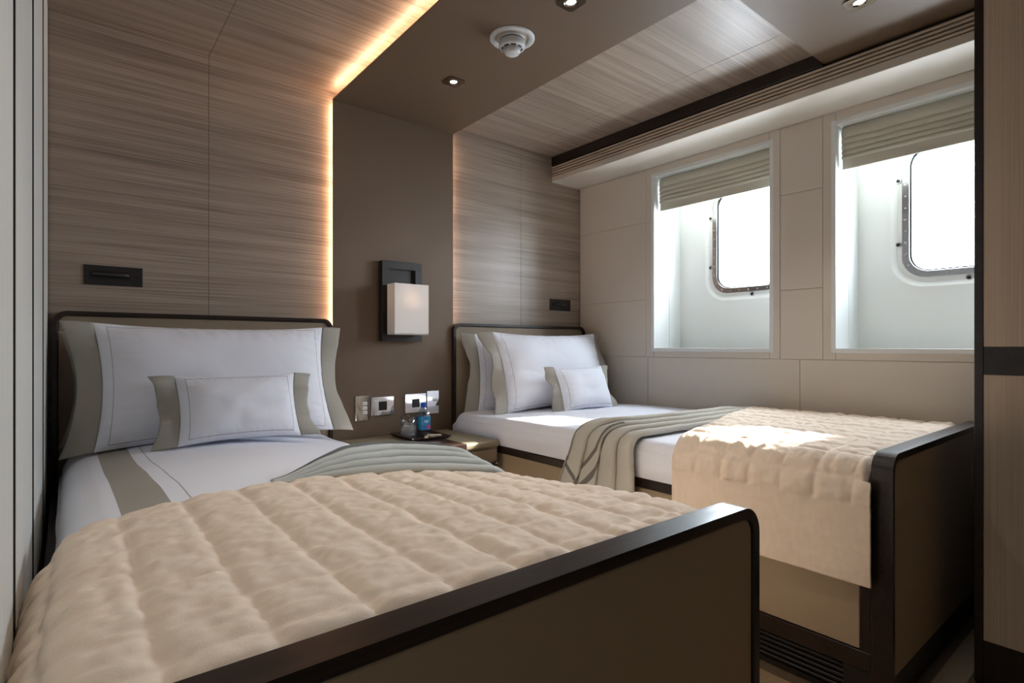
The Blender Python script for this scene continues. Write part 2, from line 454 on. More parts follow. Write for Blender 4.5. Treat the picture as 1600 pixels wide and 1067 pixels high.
# roman blinds in the window recesses
def blind(y0, y1, label):
    t = thing('roman_blind', label, 'blind', (2.74, (y0 + y1) / 2, 1.747), group='roman blinds in the window recesses')
    ya, yb = y0 + 0.004, y1 - 0.010
    zs = [1.942, 1.898, 1.868, 1.842, 1.819, 1.798]
    prof = [(2.745, 1.944)]
    for k in range(len(zs) - 1):
        z0, z1 = zs[k], zs[k + 1]; h = z0 - z1
        prof += [(2.738, z0 - 0.12 * h), (2.730, z0 - 0.45 * h), (2.7265, z0 - 0.75 * h), (2.728, z1 - 0.10 * h), (2.733, z1 - 0.20 * h), (2.742, z1 + 0.02 * h)]
    n = len(prof) - 1
    MB().grid(24, n, lambda u, v: (prof[round(v * n)][0] + 0.0015 * math.sin(9 * u + v * 7), ya + (yb - ya) * u, prof[round(v * n)][1] - 0.002 * math.sin(math.pi * u))).build('folds', 'blind_cloth', t, solid=0.003, offset=0)
    MB().box(2.733, 2.740, ya + 0.004, yb, 1.748, 1.806, 0.003, 2).build('hem', 'blind_cloth', t)
    MB().box(2.750, 2.775, ya, yb, 1.905, 1.944, 0.002, 1).build('headrail', 'white_plastic', t)
    MB().tube([(2.755, yb + 0.004, 1.93), (2.752, yb + 0.004, 1.84), (2.752, yb + 0.004, 1.76)], 0.0018, 6).build('cord', 'white_plastic', t)
blind(WIN[0][0], WIN[0][1], 'greige roman blind drawn up in the window nearer the pillows')
blind(WIN[1][0], WIN[1][1], 'greige roman blind drawn up in the window beside the wardrobe')

# ventilation bulkhead over the windows
av = thing('air_vent', 'long cream bulkhead with a slatted air grille above the windows', 'air vent', (2.56, 0.9, 2.004))
BX = 2.43
MB().box(BX, XR, YF, YB, 2.004, 2.038, 0.0015, 1).build('bulkhead', 'cream_leather', av)
MB().box(BX + 0.02, XR, YF, YB, 2.038, ZP).box(BX + 0.02, XR, YC, YB, 2.038, ZC).build('backing', 'dark_gap', av)
for k in range(4):
    z = 2.0425 + k * 0.0165
    MB().box(BX - 0.001, BX + 0.02, YF, YB, z, z + 0.0105, 0.002, 2).build('slat', 'slat_paint', av)
MB().box(BX - 0.001, BX + 0.02, YC, YB, 2.109, ZC, 0.001, 1).build('dark_band', 'wenge_x', av, label='dark wooden band above the grille')

# ------------------------------------------------------------------ beds
def u_frame(x0, x1, zb, zt, r, t, y0, y1):
    """inverted U with rounded top corners, in the XZ plane, thick from y0 to y1"""
    def path(o):
        P = [(x0 + o, zb)]
        rr = r - o
        for k in range(9):
            a = math.radians(180 - 90 * k / 8); P.append((x0 + r + rr * math.cos(a), zt - r + rr * math.sin(a)))
        for k in range(9):
            a = math.radians(90 - 90 * k / 8); P.append((x1 - r + rr * math.cos(a), zt - r + rr * math.sin(a)))
        P.append((x1 - o, zb)); return P
    A, B = path(0), path(t)
    m = MB()
    loops = [[(x, y0, z) for x, z in A], [(x, y1, z) for x, z in A], [(x, y1, z) for x, z in B], [(x, y0, z) for x, z in B], [(x, y0, z) for x, z in A]]
    m.loft(loops, closed=False)
    n = len(A)
    m.f.append((0, n, 2 * n, 3 * n)); m.f.append((n - 1, 4 * n - 1, 3 * n - 1, 2 * n - 1))
    return m, B
def filled(P, y0, y1):
    a = [(x, y0, z) for x, z in P]; b = [(x, y1, z) for x, z in P]
    return MB().loft([a, b], cap0=True, cap1=True)

YFB0, YFB1 = 0.483, 0.533
def bed(x0, x1, hx0, hx1, label):
    t = thing('bed', label, 'bed', ((x0 + x1) / 2, 1.5, 0.0), group='twin beds')
    # headboard
    m, inner = u_frame(hx0, hx1, 0.0, 1.078, 0.045, 0.017, 2.545, 2.597)
    hb = m.build('headboard', 'wenge_x', t, bevel=0.003)
    filled(inner, 2.553, 2.59).build('headboard_pad', 'head_leather', hb, bevel=0.004)
    # footboard
    m, inner = u_frame(x0, x1, 0.0, 0.672, 0.050, 0.019, YFB0, YFB1)
    fb = m.build('footboard', 'wenge_x', t, bevel=0.0025)
    inner = [(x, max(z, 0.092)) for x, z in inner]
    filled(inner, YFB0 + 0.004, YFB1 - 0.004).build('footboard_pad', 'bed_leather', fb, bevel=0.004)
    MB().box(x0 + 0.019, x1 - 0.019, YFB0 + 0.012, YFB1, 0.0, 0.088).build('footboard_plinth', 'black_metal', fb)
    # base
    MB().box(x0 + 0.020, x1 - 0.020, YFB1, 2.545, 0.0, 0.455).build('base', 'dark_gap', t)
    for sx, xs in ((-1, x0), (1, x1)):
        def sd(a, b): return (xs + a, xs + b) if sx < 0 else (xs - b, xs - a)
        a, b = sd(0.004, 0.020)
        MB().box(a, b, 0.560, 2.53, 0.145, 0.432, 0.003, 2).build('side_panel', 'bed_leather', t)
        a, b = sd(-0.004, 0.022)
        MB().box(a, b, YFB1, 2.535, 0.433, 0.468, 0.004, 2).build('side_rail', 'wenge_x', t)
        a, b = sd(0.0, 0.020)
        MB().box(a, b, YFB1, 2.53, 0.093, 0.143, 0.002, 1).build('lower_rail', 'wenge_x', t)
        MB().box(a, b, YFB1, 0.559, 0.143, 0.433, 0.001, 1).build('post', 'wenge_x', t)
        if (sx < 0) == (x0 > 1):
            a, b = sd(0.004, 0.020)
            g = MB().box(a, b, YFB1, 0.60, 0.0, 0.093).box(a, b, 1.45, 1.50, 0.0, 0.093).box(a, b, 2.48, 2.53, 0.0, 0.093).box(a, b, 0.60, 2.48, 0.0, 0.012).build('grille', 'black_metal', t)
            for k in range(5):
                z = 0.018 + k * 0.015
                MB().box(a + 0.002, b, 0.60, 2.48, z, z + 0.008, 0.0015, 1).build('louvre', 'black_metal', g)
LX0, LX1, RX0, RX1 = -0.034, 0.953, 1.638, 2.672
bed(LX0, LX1, -0.040, 0.975, 'dark framed bed with taupe leather ends beside the pale left wall')
bed(RX0, RX1, 1.648, 2.682, 'dark framed bed with taupe leather ends under the windows')

# ---- bedding helpers
def section(xl, xr, r, dl, dr):
    """arc-length cross-section over the bed: returns f(s in 0..1) -> (x, dz), total length"""
    segs = [dl, math.pi * r / 2, xr - xl - 2 * r, math.pi * r / 2, dr]; T = sum(segs)
    def f(s):
        a = s * T
        if a < segs[0]: return xl, -r - (segs[0] - a)
        a -= segs[0]
        if a < segs[1]:
            th = a / r; return xl + r - r * math.cos(th), -r + r * math.sin(th)
        a -= segs[1]
        if a < segs[2]: return xl + r + a, 0.0
        a -= segs[2]
        if a < segs[3]:
            th = a / r; return xr - r + r * math.sin(th), -r + r * math.cos(th)
        a -= segs[3]
        return xr, -r - a
    return f, T

def ztop_left(x, y):
    k = 0.35 + 0.65 * smooth01((y - 0.65) / 0.6)
    c = 0.062 * max(0.0, (x - 0.30) / 0.62) ** 2 if x > 0.30 else 0.040 * ((0.30 - x) / 0.34) ** 2
    return 0.652 - k * c - 0.040 * smooth01((y - 1.35) / 0.8)
def ztop_right(x, y):
    return 0.606 + 0.006 * math.sin((x - 1.63) * 2.9) - 0.012 * smooth01((y - 1.9) / 0.5)

def duvet(name, label, xl, xr, y0, y1, ztop, zlow, r, m, wr, lines):
    f, T = section(xl, xr, r, 0.0, 0.0)
    nu, nv = 120, 130
    def p(u, v):
        x, dz = f(u); y = y0 + (y1 - y0) * v
        side = 0.0
        z = ztop(x, y) + dz
        z += wr * (ns(x * 3.1, y * 2.3, 1) * 0.6 + ns(x * 8, y * 5, 4) * 0.25 + ns(x * 16, y * 7, 8) * 0.1)
        e = smooth01(min(v, 1 - v) / 0.03)
        z = zlow + (z - zlow) * (0.55 + 0.45 * e)
        return x, y, max(z, zlow)
    mb = MB().grid(nu, nv, p, uvfn=lambda u, v: (f(u)[0], y0 + (y1 - y0) * v))
    # sides down to the rail
    for u_, xs in ((0.0, xl), (1.0, xr)):
        sgn = -1 if u_ == 0 else 1
        def ps(u, v, u_=u_, xs=xs, sgn=sgn):
            y = y0 + (y1 - y0) * v; zt = p(u_, v)[2]
            bul = 0.008 * math.sin(math.pi * u) + 0.004 * ns(y * 4, u * 2, 3) * u * (1 - u) * 4
            return xs + sgn * bul * smooth01(min(v, 1 - v) / 0.03), y, zt + (zlow - zt) * u
        mb.grid(10, nv, ps, uvfn=lambda u, v, xs=xs: (xs, y0 + (y1 - y0) * v), flip=(u_ == 1.0))
    for v_ in (0.0, 1.0):
        mb.grid(nu, 2, lambda u, w, v_=v_: (p(u, v_)[0], p(u, v_)[1], p(u, v_)[2] + (zlow - p(u, v_)[2]) * w), uvfn=lambda u, w: (f(u)[0], 0))
    return mb.build(name, m, origin=((xl + xr) / 2, (y0 + y1) / 2, zlow), label=label, cat='duvet')

uv_stripe('duvet_left_cloth', (231, 232, 240), [(0, 0.080, 0.160, (163, 158, 148)), (0, 0.192, 0.195, LINE), (0, 0.868, 0.871, LINE)], bump=(600, 0.15))
duvet('duvet', 'white duvet with a wide grey stripe on the bed by the left wall', -0.012, 0.958, 0.545, 2.535, ztop_left, 0.470, 0.075, 'duvet_left_cloth', 0.010, None)
mat('duvet_right_cloth', (231, 232, 240), rough=0.8, spec=0.2, bump=(600, 0.15))
duvet('duvet', 'plain white duvet tucked in on the bed under the windows', 1.634, 2.676, 0.545, 2.535, ztop_right, 0.470, 0.040, 'duvet_right_cloth', 0.006, None)

# ---- quilts
def quilt(label, xl, xr, r, dl, dr, yfoot, yhead, ztop, cell, lift, origin, hem=None, leftlim=None):
    f, T = section(xl, xr, r, dl, dr)
    nu, nv = 330, 190
    def p(u, v):
        x, dz = f(u); a = u * T
        yh = yhead(u, x); yf = yfoot - 0.0125 * smooth01((1.632 - x) / 0.02) * (1 if xl > 1 else 0); y = yf + (yh - yf) * v
        # puffs between stitch lines
        su = (a / cell + 0.15 * ns(y * 2.5, a * 1.3, 2)); sv = (y / cell + 0.10 * ns(a * 3, y * 2, 9) + 0.5 * (0))
        ds, dt = abs(su - round(su)) * cell, abs(sv - round(sv)) * cell
        q = (1 - math.exp(-(ds / 0.010) ** 1.5)) * (1 - 0.75 * math.exp(-(dt / 0.007) ** 1.5)) * (0.75 + 0.25 * abs(math.sin(math.pi * su) * math.sin(math.pi * sv)) ** 0.5)
        wob = 0.8 * abs(ns(a * 13, y * 19, 5)) + 0.55 * ns(a * 32, y * 40, 7) + 0.22 * ns(a * 70, y * 80, 2) + 0.5 * ns(a * 5, y * 6, 11)
        h = 0.0080 * q + 0.0064 * wob
        if hem:
            k = smooth01((a - hem) / 0.006); h = h * k + (0.006 + 0.0022 * wob + 0.004 * ns(y * 9, a * 2, 3)) * (1 - k)
        # normal direction of the section
        if dz < -r + 1e-6: nx, nz = (-1, 0) if x < (xl + xr) / 2 else (1, 0)
        elif dz < -1e-6:
            cx = xl + r if x < (xl + xr) / 2 else xr - r
            nx, nz = (x - cx) / r, (dz + r) / r
        else: nx, nz = 0, 1
        e = smooth01(min(1 - v, 1) / 0.02)
        h *= 0.35 + 0.65 * e
        z = ztop(x, y) + dz + lift
        if v < 0.04 and dz > -r * 0.5: z -= 0.03 * (1 - v / 0.04) ** 2      # tucked down behind the footboard
        return x + nx * h, y, z + nz * h
    return MB().grid(nu, nv, p).build('quilt', 'quilt_cloth', origin=origin, label=label, cat='quilt', group='cream quilts', solid=0.005, offset=-1)
quilt('cream stitched quilt spread over the foot of the bed by the left wall', -0.043, 0.972, 0.070, 0.04, 0.20, 0.5345,
      lambda u, x: 1.185 + 0.025 * math.sin(3.1 * x + 0.4) - 0.10 * smooth01((0.03 - x) / 0.08), ztop_left, 0.098, 0.010, (0.46, 0.9, 0.62))
quilt('cream stitched quilt hanging over the side of the bed under the windows', 1.608, 2.684, 0.090, 0.222, 0.0, 0.5345,
      lambda u, x: 1.12 + 0.24 * smooth01((x - 1.6) / 1.05), lambda x, y: 0.645 - 0.010 * smooth01((1.75 - x) / 0.15), 0.094, 0.006, (2.1, 0.9, 0.62), hem=0.205)

# ---- throws
def polyl(P, x):
    if x <= P[0][0]: return P[0][1]
    for (a, b), (c, d) in zip(P, P[1:]):
        if x <= c: return b + (d - b) * smooth01((x - a) / (c - a)) if False else b + (d - b) * (x - a) / (c - a)
    return P[-1][1]

def lapped(x, r, rise, pitch):
    """cloth lapped over itself: a round roll facing the viewer, then a flat top up to the next roll; returns (y, h)"""
    n = math.floor(x); f = x - n
    if f < 0.45:
        th = math.radians(-90 + 180 * f / 0.45)
        return n * pitch - r * math.cos(th), n * rise + r + r * math.sin(th)
    g = (f - 0.45) / 0.55
    return (n + g) * pitch, n * rise + 2 * r + (rise - 2 * r) * g ** 1.6

def throw_blanket(label, f, T, a0, a1, ztop, lo, hi, ridge, m, origin, uvf, sgn=1, nu=150, nv=220, sag=None):
    def p(u, v):
        a = a0 + (a1 - a0) * u
        x, dz = f(a / T); t = u
        y0, y1 = polyl(lo, t), polyl(hi, t)
        y, h = ridge(t, v, y0, y1)
        h += 0.006 + 0.0025 * ns(a * 9, y * 12, 3) + 0.0012 * ns(a * 30, y * 30, 6)
        return x, y, dz, h, a
    R = 0.045
    def q(u, v):
        x, y, dz, h, a = p(u, v)
        e = 1e-3
        x2, dz2 = f(min(1.0, a / T + e)); x1, dz1 = f(max(0.0, a / T - e))
        tx, tz = x2 - x1, dz2 - dz1; L = math.hypot(tx, tz) or 1
        nx, nz = -tz / L, tx / L
        z = ztop(x, y) + dz + nz * h
        if sag: z += sag(u, v)
        return x + nx * h, y, z
    return MB().grid(nu, nv, q, uvfn=uvf).build('throw_blanket', m, origin=origin, label=label, cat='blanket', group='grey throw blankets', solid=0.004, offset=-1)

uv_stripe('throw_cloth', (190, 192, 187), [(1, 0.955, 0.985, (112, 113, 110))], rough=0.9, bump=(700, 0.5))
uv_stripe('throw_cloth_crossed', (190, 185, 174), [(0, 0.02, 0.060, (112, 107, 100)), (0, 0.13, 0.160, (112, 107, 100)), (1, 0.02, 0.055, (118, 113, 106))], rough=0.9, bump=(700, 0.5))

fL, TL = section(-0.012, 0.962, 0.075, 0.0, 0.14)
aL = lambda x: x + 0.012 - 0.075 + math.pi * 0.075 / 2
def fold_left(t, v, y0, y1):
    N = 4.35; k = smooth01(t / 0.28); k2 = 1 - 0.45 * smooth01((t - 0.6) / 0.35)
    r = 0.0115 * (0.25 + 0.75 * k); rise = 0.0085 * k * k2; pitch = (y1 - y0) / N
    y, h = lapped(N * v + 0.05, r, rise, pitch)
    return y0 + y, 0.004 + h - 0.03 * k * smooth01((v - 0.975) / 0.025)
throw_blanket('grey throw folded across the bed by the left wall above the quilt', fL, TL, aL(0.34), TL, ztop_left,
    [(0, 1.205), (0.3, 1.20), (1, 1.21)], [(0, 1.24), (0.18, 1.325), (0.42, 1.435), (0.62, 1.465), (0.85, 1.45), (1, 1.45)],
    fold_left,
    'throw_cloth', (0.7, 1.33, 0.6), lambda u, v: (u, v))
fR, TR = section(1.612, 2.68, 0.045, 0.225, 0.0)
aR = lambda x: 0.225 + math.pi * 0.045 / 2 + (x - 1.612 - 0.045)
def ridge_r(t, v, y0, y1):
    N = 4.2; side = smooth01((0.27 - t) / 0.10)
    w = v ** (1.0 + 0.35 * side)                 # rolls crowd towards the quilt side where the throw hangs
    w = w + 0.03 * math.sin(5 * t) * v * (1 - v)
    r = 0.0125 * (1 - 0.35 * smooth01((v - 0.5) / 0.2) * side); rise = 0.009 * (1 - side) * (1 - 0.5 * smooth01((t - 0.75) / 0.25)) + 0.003 * side
    y, h = lapped(N * w + 0.05, r, rise, (y1 - y0) / N)
    flare = 0.028 * smooth01((0.12 - t) / 0.12) * (0.4 + 0.6 * v)
    return y0 + y, 0.003 + h + flare - 0.025 * (1 - side) * smooth01((v - 0.975) / 0.025)
# u runs from the hanging end (0) to the wall (1)
throw_blanket('grey throw trailing from the wall and over the side of the bed under the windows', fR, TR, 0.0, aR(2.655), ztop_right,
    [(0, 1.27), (0.20, 1.29), (0.35, 1.27), (0.6, 1.25), (1, 1.28)], [(0, 1.66), (0.10, 1.64), (0.20, 1.585), (0.30, 1.49), (0.5, 1.42), (1, 1.40)],
    ridge_r, 'throw_cloth_crossed', (2.0, 1.4, 0.58),
    lambda u, v: ((v - 0.62) + (u - 0.10) * 1.4 if u < 0.26 and v > 0.45 else -1, (v - 0.80) - (u - 0.05) * 2.2 if u < 0.16 and v > 0.55 else -1),
    sag=lambda u, v: (0.03 * (v - 0.5) + 0.012 * math.sin(9 * v)) * smooth01((0.15 - u) / 0.15))

# ---- pillows
def pillow(label, cx, cy, zb, Wc, Hc, Tk, lean, yaw, fl_w, group, seed=0, line=0.035, cc=0.065):
    """Wc x Hc filled part, grey flanges fl_w wide at both sides; (cx, cy, zb) bottom centre; leans back by `lean` degrees"""
    t = thing('pillow', label, 'pillow', (cx, cy, zb), group=group)
    M = Matrix.Translation((cx, cy, zb)) @ Matrix.Rotation(math.radians(yaw), 4, 'Z') @ Matrix.Rotation(math.radians(-lean), 4, 'X')
    def edge(u, v):
        x = u * Wc / 2 * (1 - cc * (1 - v * v) * abs(u) ** 3)
        z = Hc / 2 + v * Hc / 2 * (1 - cc * 1.3 * (1 - u * u) * abs(v) ** 3)
        return x, z
    def surf(sign):
        def p(a, b):
            u, v = 2 * a - 1, 2 * b - 1
            x, z = edge(u, v)
            d = Tk / 2 * (max(0.0, (1 - abs(u) ** 2.6) * (1 - abs(v) ** 2.6))) ** 0.55
            d *= 1 + 0.18 * (-v) + 0.12 * ns(u * 1.7 + seed, v * 1.7, seed)
            d += 0.004 * ns(u * 2.6 + seed, v * 2.2, 2 + seed) * (1 - u * u) * (1 - v * v)
            ev, eh = smooth01((abs(u) - 0.55) / 0.35), smooth01((abs(v) - 0.50) / 0.40)
            cr = 0.0060 * ev * (1 - abs(ns(u * 2.2 + seed, v * 6.5 + u * 1.5, 5 + seed))) ** 4 + 0.0060 * eh * (1 - abs(ns(u * 8 + v * 1.5 + seed, v * 2.2, 9 + seed))) ** 4
            cr += 0.0016 * (1 - abs(ns(u * 1.6 + v * 1.2 + seed, v * 1.5 - u * 0.8, 3 + seed))) ** 6
            cr *= min(1.0, d / 0.02) * (1.0 if Wc > 0.6 else 0.38)
            return M @ Vector((x, sign * -(d - cr), z))
        return p
    name = 'pillow_cloth_%.2f_%.2f' % (Wc, Hc)
    if name not in MATS:
        w, h, l = Wc / 2, Hc / 2, line
        m = uv_stripe(name, (231, 232, 240), [(0, -w + l, -w + l + 0.0025, LINE, h - 0.014), (0, w - l - 0.0025, w - l, LINE, h - 0.014), (1, -h + 0.014, -h + 0.0165, LINE, w - l), (1, h - 0.0165, h - 0.014, LINE, w - l)], bump=(600, 0.15))
    uvf = lambda a, b: ((2 * a - 1) * Wc / 2, (2 * b - 1) * Hc / 2)
    mb = MB().grid(96, 72, surf(1), uvfn=uvf).grid(60, 44, surf(-1), uvfn=uvf, flip=True)
    bm_o = mb.build('cover', name, t)
    for sg in (-1, 1):
        def p(a, b, sg=sg):
            v = 2 * b - 1; x, z = edge(sg, v)
            wv = fl_w * a
            x += sg * wv * (0.80 + 0.25 * v * v)
            z = Hc / 2 + (z - Hc / 2) * (1 + 0.03 * a)
            n = 0.034 * a * ns(v * 1.8 + seed * 3, sg * 2.0, 1) + 0.014 * a * math.sin(5 * v + seed + sg) + 0.020 * a * a + 0.006 * a * ns(v * 6 + seed, sg * 3.0, 7)
            return M @ Vector((x, n, z))
        MB().grid(10, 44, p).build('flange', 'grey_cloth', t, solid=0.004, offset=0)
    return t
BIGP, SMALLP = 'large flanged pillows', 'small flanged cushions'
pillow('large grey-edged pillow standing at the back on the bed by the left wall', 0.470, 2.468, 0.600, 0.82, 0.40, 0.11, 4, 0, 0.080, BIGP, 3)
pillow('large grey-edged white pillow in front on the bed by the left wall', 0.470, 2.262, 0.602, 0.80, 0.450, 0.21, 17, 0, 0.085, BIGP, 1)
pillow('small grey-edged cushion on the bed by the left wall', 0.485, 2.105, 0.618, 0.40, 0.245, 0.14, 20, 0, 0.070, SMALLP, 2, line=0.028)
pillow('large grey-edged pillow at the back against the headboard under the windows', 2.160, 2.465, 0.590, 0.82, 0.43, 0.11, 4, 0, 0.075, BIGP, 5)
pillow('large grey-edged white pillow in front on the bed under the windows', 2.200, 2.262, 0.598, 0.80, 0.450, 0.21, 17, 0, 0.080, BIGP, 4)
pillow('small grey-edged cushion on the bed under the windows', 2.225, 2.080, 0.603, 0.38, 0.250, 0.14, 20, 0, 0.060, SMALLP, 6, line=0.025)

# ------------------------------------------------------------------ nightstand and the things on it
nst = thing('nightstand', 'leather covered nightstand between the two beds', 'nightstand', (1.32, 2.33, 0))
NX0, NX1, NY0, NZ = 0.985, 1.620, 2.100, 0.500
MB().box(NX0 + 0.005, NX1 - 0.004, NY0 + 0.012, 2.565, 0.0, NZ - 0.034, 0.003, 1).build('body', 'head_leather', nst)
MB().box(NX0, NX1, NY0, 2.568, NZ - 0.034, NZ, 0.012, 3).build('top', 'nightstand_leather', nst)
MB().box(1.185, 1.43, NY0 - 0.002, 2.36, NZ - 0.002, NZ + 0.0015, 0.001, 1).box(1.185, 1.43, NY0 - 0.0015, NY0 + 0.004, NZ - 0.034, NZ).build('inlay', 'brown_leather', nst, label='brown leather inlay in the top')
for z0, z1 in ((0.255, 0.458), (0.05, 0.250)):
    d = MB().box(NX0 + 0.012, NX1 - 0.014, NY0, NY0 + 0.014, z0, z1, 0.003, 2).build('drawer', 'head_leather', nst)
    zc = z1 - 0.065
    h = MB().grid(14, 1, lambda u, v: (1.375 + 0.23 * u, NY0 - 0.004 - 0.020 * math.sin(math.pi * u), zc - 0.010 * math.sin(math.pi * u) + 0.022 * (v - 0.5))).build('handle', 'brown_leather', d, solid=0.004, label='brown leather strap handle')
    for x in (1.382, 1.598):
        MB().lathe(zc, x, [(0.007, NY0 - 0.001), (0.007, NY0 - 0.009), (0.004, NY0 - 0.012)], 14, 'y').build('stud', 'chrome', d)

tr = thing('tray', 'dark serving tray on the nightstand', 'tray', (1.364, 2.4125, NZ))
TX0, TX1, TY0, TY1 = 1.258, 1.470, 2.285, 2.540
MB().box(TX0 + 0.012, TX1 - 0.012, TY0 + 0.012, TY1 - 0.012, NZ + 0.002, NZ + 0.006, 0.001, 1).build('base', 'black_metal', tr)
def tl(o, z): return [(TX0 + o, TY0 + o, z), (TX1 - o, TY0 + o, z), (TX1 - o, TY1 - o, z), (TX0 + o, TY1 - o, z)]
MB().loft([tl(0.014, NZ + 0.0025), tl(0.0, NZ + 0.014), tl(0.002, NZ + 0.0155), tl(0.014, NZ + 0.0065)]).build('rim', 'brown_leather', tr)
for x, y, sx, sy in ((TX0, TY1, -1, 1), (TX1, TY0, 1, -1), (TX0, TY0, -1, -1), (TX1, TY1, 1, 1)):
    MB().tube([(x - sx * 0.004, y - sy * 0.004, NZ + 0.012), (x + sx * 0.003, y + sy * 0.003, NZ + 0.016), (x + sx * 0.008, y + sy * 0.008, NZ + 0.019)], 0.0035, 8).build('corner_tip', 'chrome', tr)
TZ = NZ + 0.0065
gl = thing('tumbler', 'clear frosted glass tumbler on the tray', 'glass', (1.318, 2.447, TZ))
MB().lathe(1.318, 2.447, [(0.034, TZ), (0.037, TZ + 0.002), (0.0385, TZ + 0.05), (0.040, TZ + 0.098), (0.0385, TZ + 0.098), (0.036, TZ + 0.05), (0.034, TZ + 0.014), (0.001, TZ + 0.012)], 28, cap=False).lathe(1.318, 2.447, [(0.0, TZ), (0.034, TZ)], 28, cap=False).build('wall', 'tumbler_glass', gl)
mat('frost', (205, 208, 212), rough=0.5, bump=(150, 0.6))
MATS['frost'].node_tree.nodes['Principled BSDF'].inputs['Alpha'].default_value = 0.30
MB().lathe(1.318, 2.447, [(0.0378, TZ + 0.004), (0.0393, TZ + 0.055)], 28, cap=False).build('frosted_band', 'frost', gl)

bt = thing('water_bottle', 'square clear water bottle with a blue cap and teal label on the tray', 'bottle', (1.388, 2.420, TZ))
bx, by = 1.388, 2.420
def sq(h, w, r): return [(bx + p, by + q, TZ + h) for p, q in rr_pts(w, w, r, 4)]
MB().loft([sq(0.0, 0.024, 0.007), sq(0.003, 0.027, 0.009), sq(0.100, 0.027, 0.009), sq(0.112, 0.0255, 0.011), sq(0.126, 0.018, 0.013), sq(0.136, 0.0125, 0.0115), sq(0.142, 0.012, 0.0115)], cap0=True, cap1=True, smooth=True).build('body', 'bottle_plastic', bt)
mat('cap_blue', (20, 84, 190), rough=0.35)
cp = MB().lathe(bx, by, [(0.0135, TZ + 0.140), (0.0138, TZ + 0.142), (0.0138, TZ + 0.160), (0.0125, TZ + 0.162)], 20).build('cap', 'cap_blue', bt, label='blue screw cap')
mat('label_teal', (60, 160, 188), rough=0.35, var=((24, 92, 160), 30, (1, 1, 1), 0.2))
lb = MB().loft([sq(0.030, 0.0275, 0.009), sq(0.096, 0.0275, 0.009)], smooth=True).build('label', 'label_teal', bt, label='teal label')
mat('flower_pink', (214, 48, 110), rough=0.4)
fp = MB()
for k in range(5):
    a = 2 * math.pi * k / 5 + 0.3
    fp.lathe(TZ + 0.044 + 0.006 * math.sin(a), bx + 0.012 + 0.006 * math.cos(a), [(0.0048, by - 0.0276), (0.0048, by - 0.0282)], 10, 'y')
fp.build('flower', 'flower_pink', bt)
cu = bpy.data.curves.new('lettering', 'FONT'); cu.body = 'FIJI'; cu.size = 0.017; cu.extrude = 0.0002; cu.align_x = 'CENTER'
to = bpy.data.objects.new('lettering', cu); COL.objects.link(to)
mat('print_white', (240, 244, 246), rough=0.4)
cu.materials.append(MATS['print_white'])
bpy.context.view_layer.update()
me = bpy.data.meshes.new_from_object(to.evaluated_get(bpy.context.evaluated_depsgraph_get()))
me.materials.clear(); me.materials.append(MATS['print_white'])
bpy.data.objects.remove(to); to = bpy.data.objects.new('lettering', me); COL.objects.link(to)
to.parent = bt; to.location = (0.0, -0.0279, 0.066); to.rotation_euler = (math.pi / 2, 0, 0)

mat('biscuit', (224, 208, 178), rough=0.7, bump=(200, 0.4))
for k, (x, y, a, L) in enumerate(((1.405, 2.352, 12, 0.085), (1.392, 2.325, -28, 0.070), (1.355, 2.336, 55, 0.060))):
    zz = TZ + (0.0 if k != 1 else 0.008)
    m = MB().box(-L / 2, L / 2, -0.008, 0.008, 0, 0.0075, 0.003, 2)
    c, s_ = math.cos(math.radians(a)), math.sin(math.radians(a))
    m.v = [(x + c * p - s_ * q, y + s_ * p + c * q, zz + r) for p, q, r in m.v]
    m.build('biscuit', 'biscuit', origin=(x, y, zz), label=('pale finger biscuit at the back of the tray beside the bottle', 'pale finger biscuit lying across the others on the tray', 'short pale finger biscuit nearest the tumbler on the tray')[k], cat='biscuit', group='biscuits on the tray')

# ------------------------------------------------------------------ sockets and switches on the leather panel
WY = 2.570
def plate(x0, x1, z0, z1, label, kind):
    t = thing('wall_socket' if kind == 'socket' else 'light_switch', label, 'socket' if kind == 'socket' else 'switch', ((x0 + x1) / 2, WY, (z0 + z1) / 2), group='chrome plates above the nightstand')
    MB().box(x0 + 0.001, x1 - 0.001, WY - 0.006, WY + 0.001, z0, z1, 0.0015, 2).build('plate', 'chrome', t)
    cx, cz = (x0 + x1) / 2, (z0 + z1) / 2
    if kind == 'socket':
        s_ = MB().box(cx - 0.022, cx + 0.022, WY - 0.008, WY - 0.004, cz - 0.022, cz + 0.022, 0.001, 1).build('insert', 'black_plastic', t)
        for dx in (-0.009, 0.009): MB().lathe(cz, cx + dx, [(0.0028, WY - 0.0078), (0.0028, WY - 0.0084)], 10, 'y').build('hole', 'dark_gap', s_)
    else:
        n = 3 if kind == 'rocker3' else 1
        for k in range(n):
            zc = cz + (k - (n - 1) / 2) * 0.022 + (0.012 if n == 1 else 0)
            MB().box(cx - 0.002, cx + 0.022, WY - 0.010, WY - 0.005, zc - 0.008, zc + 0.008, 0.002, 2).build('rocker', 'white_plastic' if kind == 'rocker3' else 'steel', t)
            MB().box(cx + 0.004, cx + 0.016, WY - 0.0106, WY - 0.0098, zc - 0.001, zc + 0.001).build('mark', 'black_plastic', t)
plate(1.094, 1.170, 0.585, 0.708, 'upright chrome switch plate nearest the bed by the left wall', 'rocker3')
plate(1.176, 1.300, 0.604, 0.698, 'wide chrome socket plate left of the tumbler', 'socket')
plate(1.362, 1.488, 0.603, 0.703, 'wide chrome socket plate behind the bottle cap', 'socket')
plate(1.491, 1.566, 0.590, 0.713, 'upright chrome switch plate nearest the bed under the windows', 'rocker1')

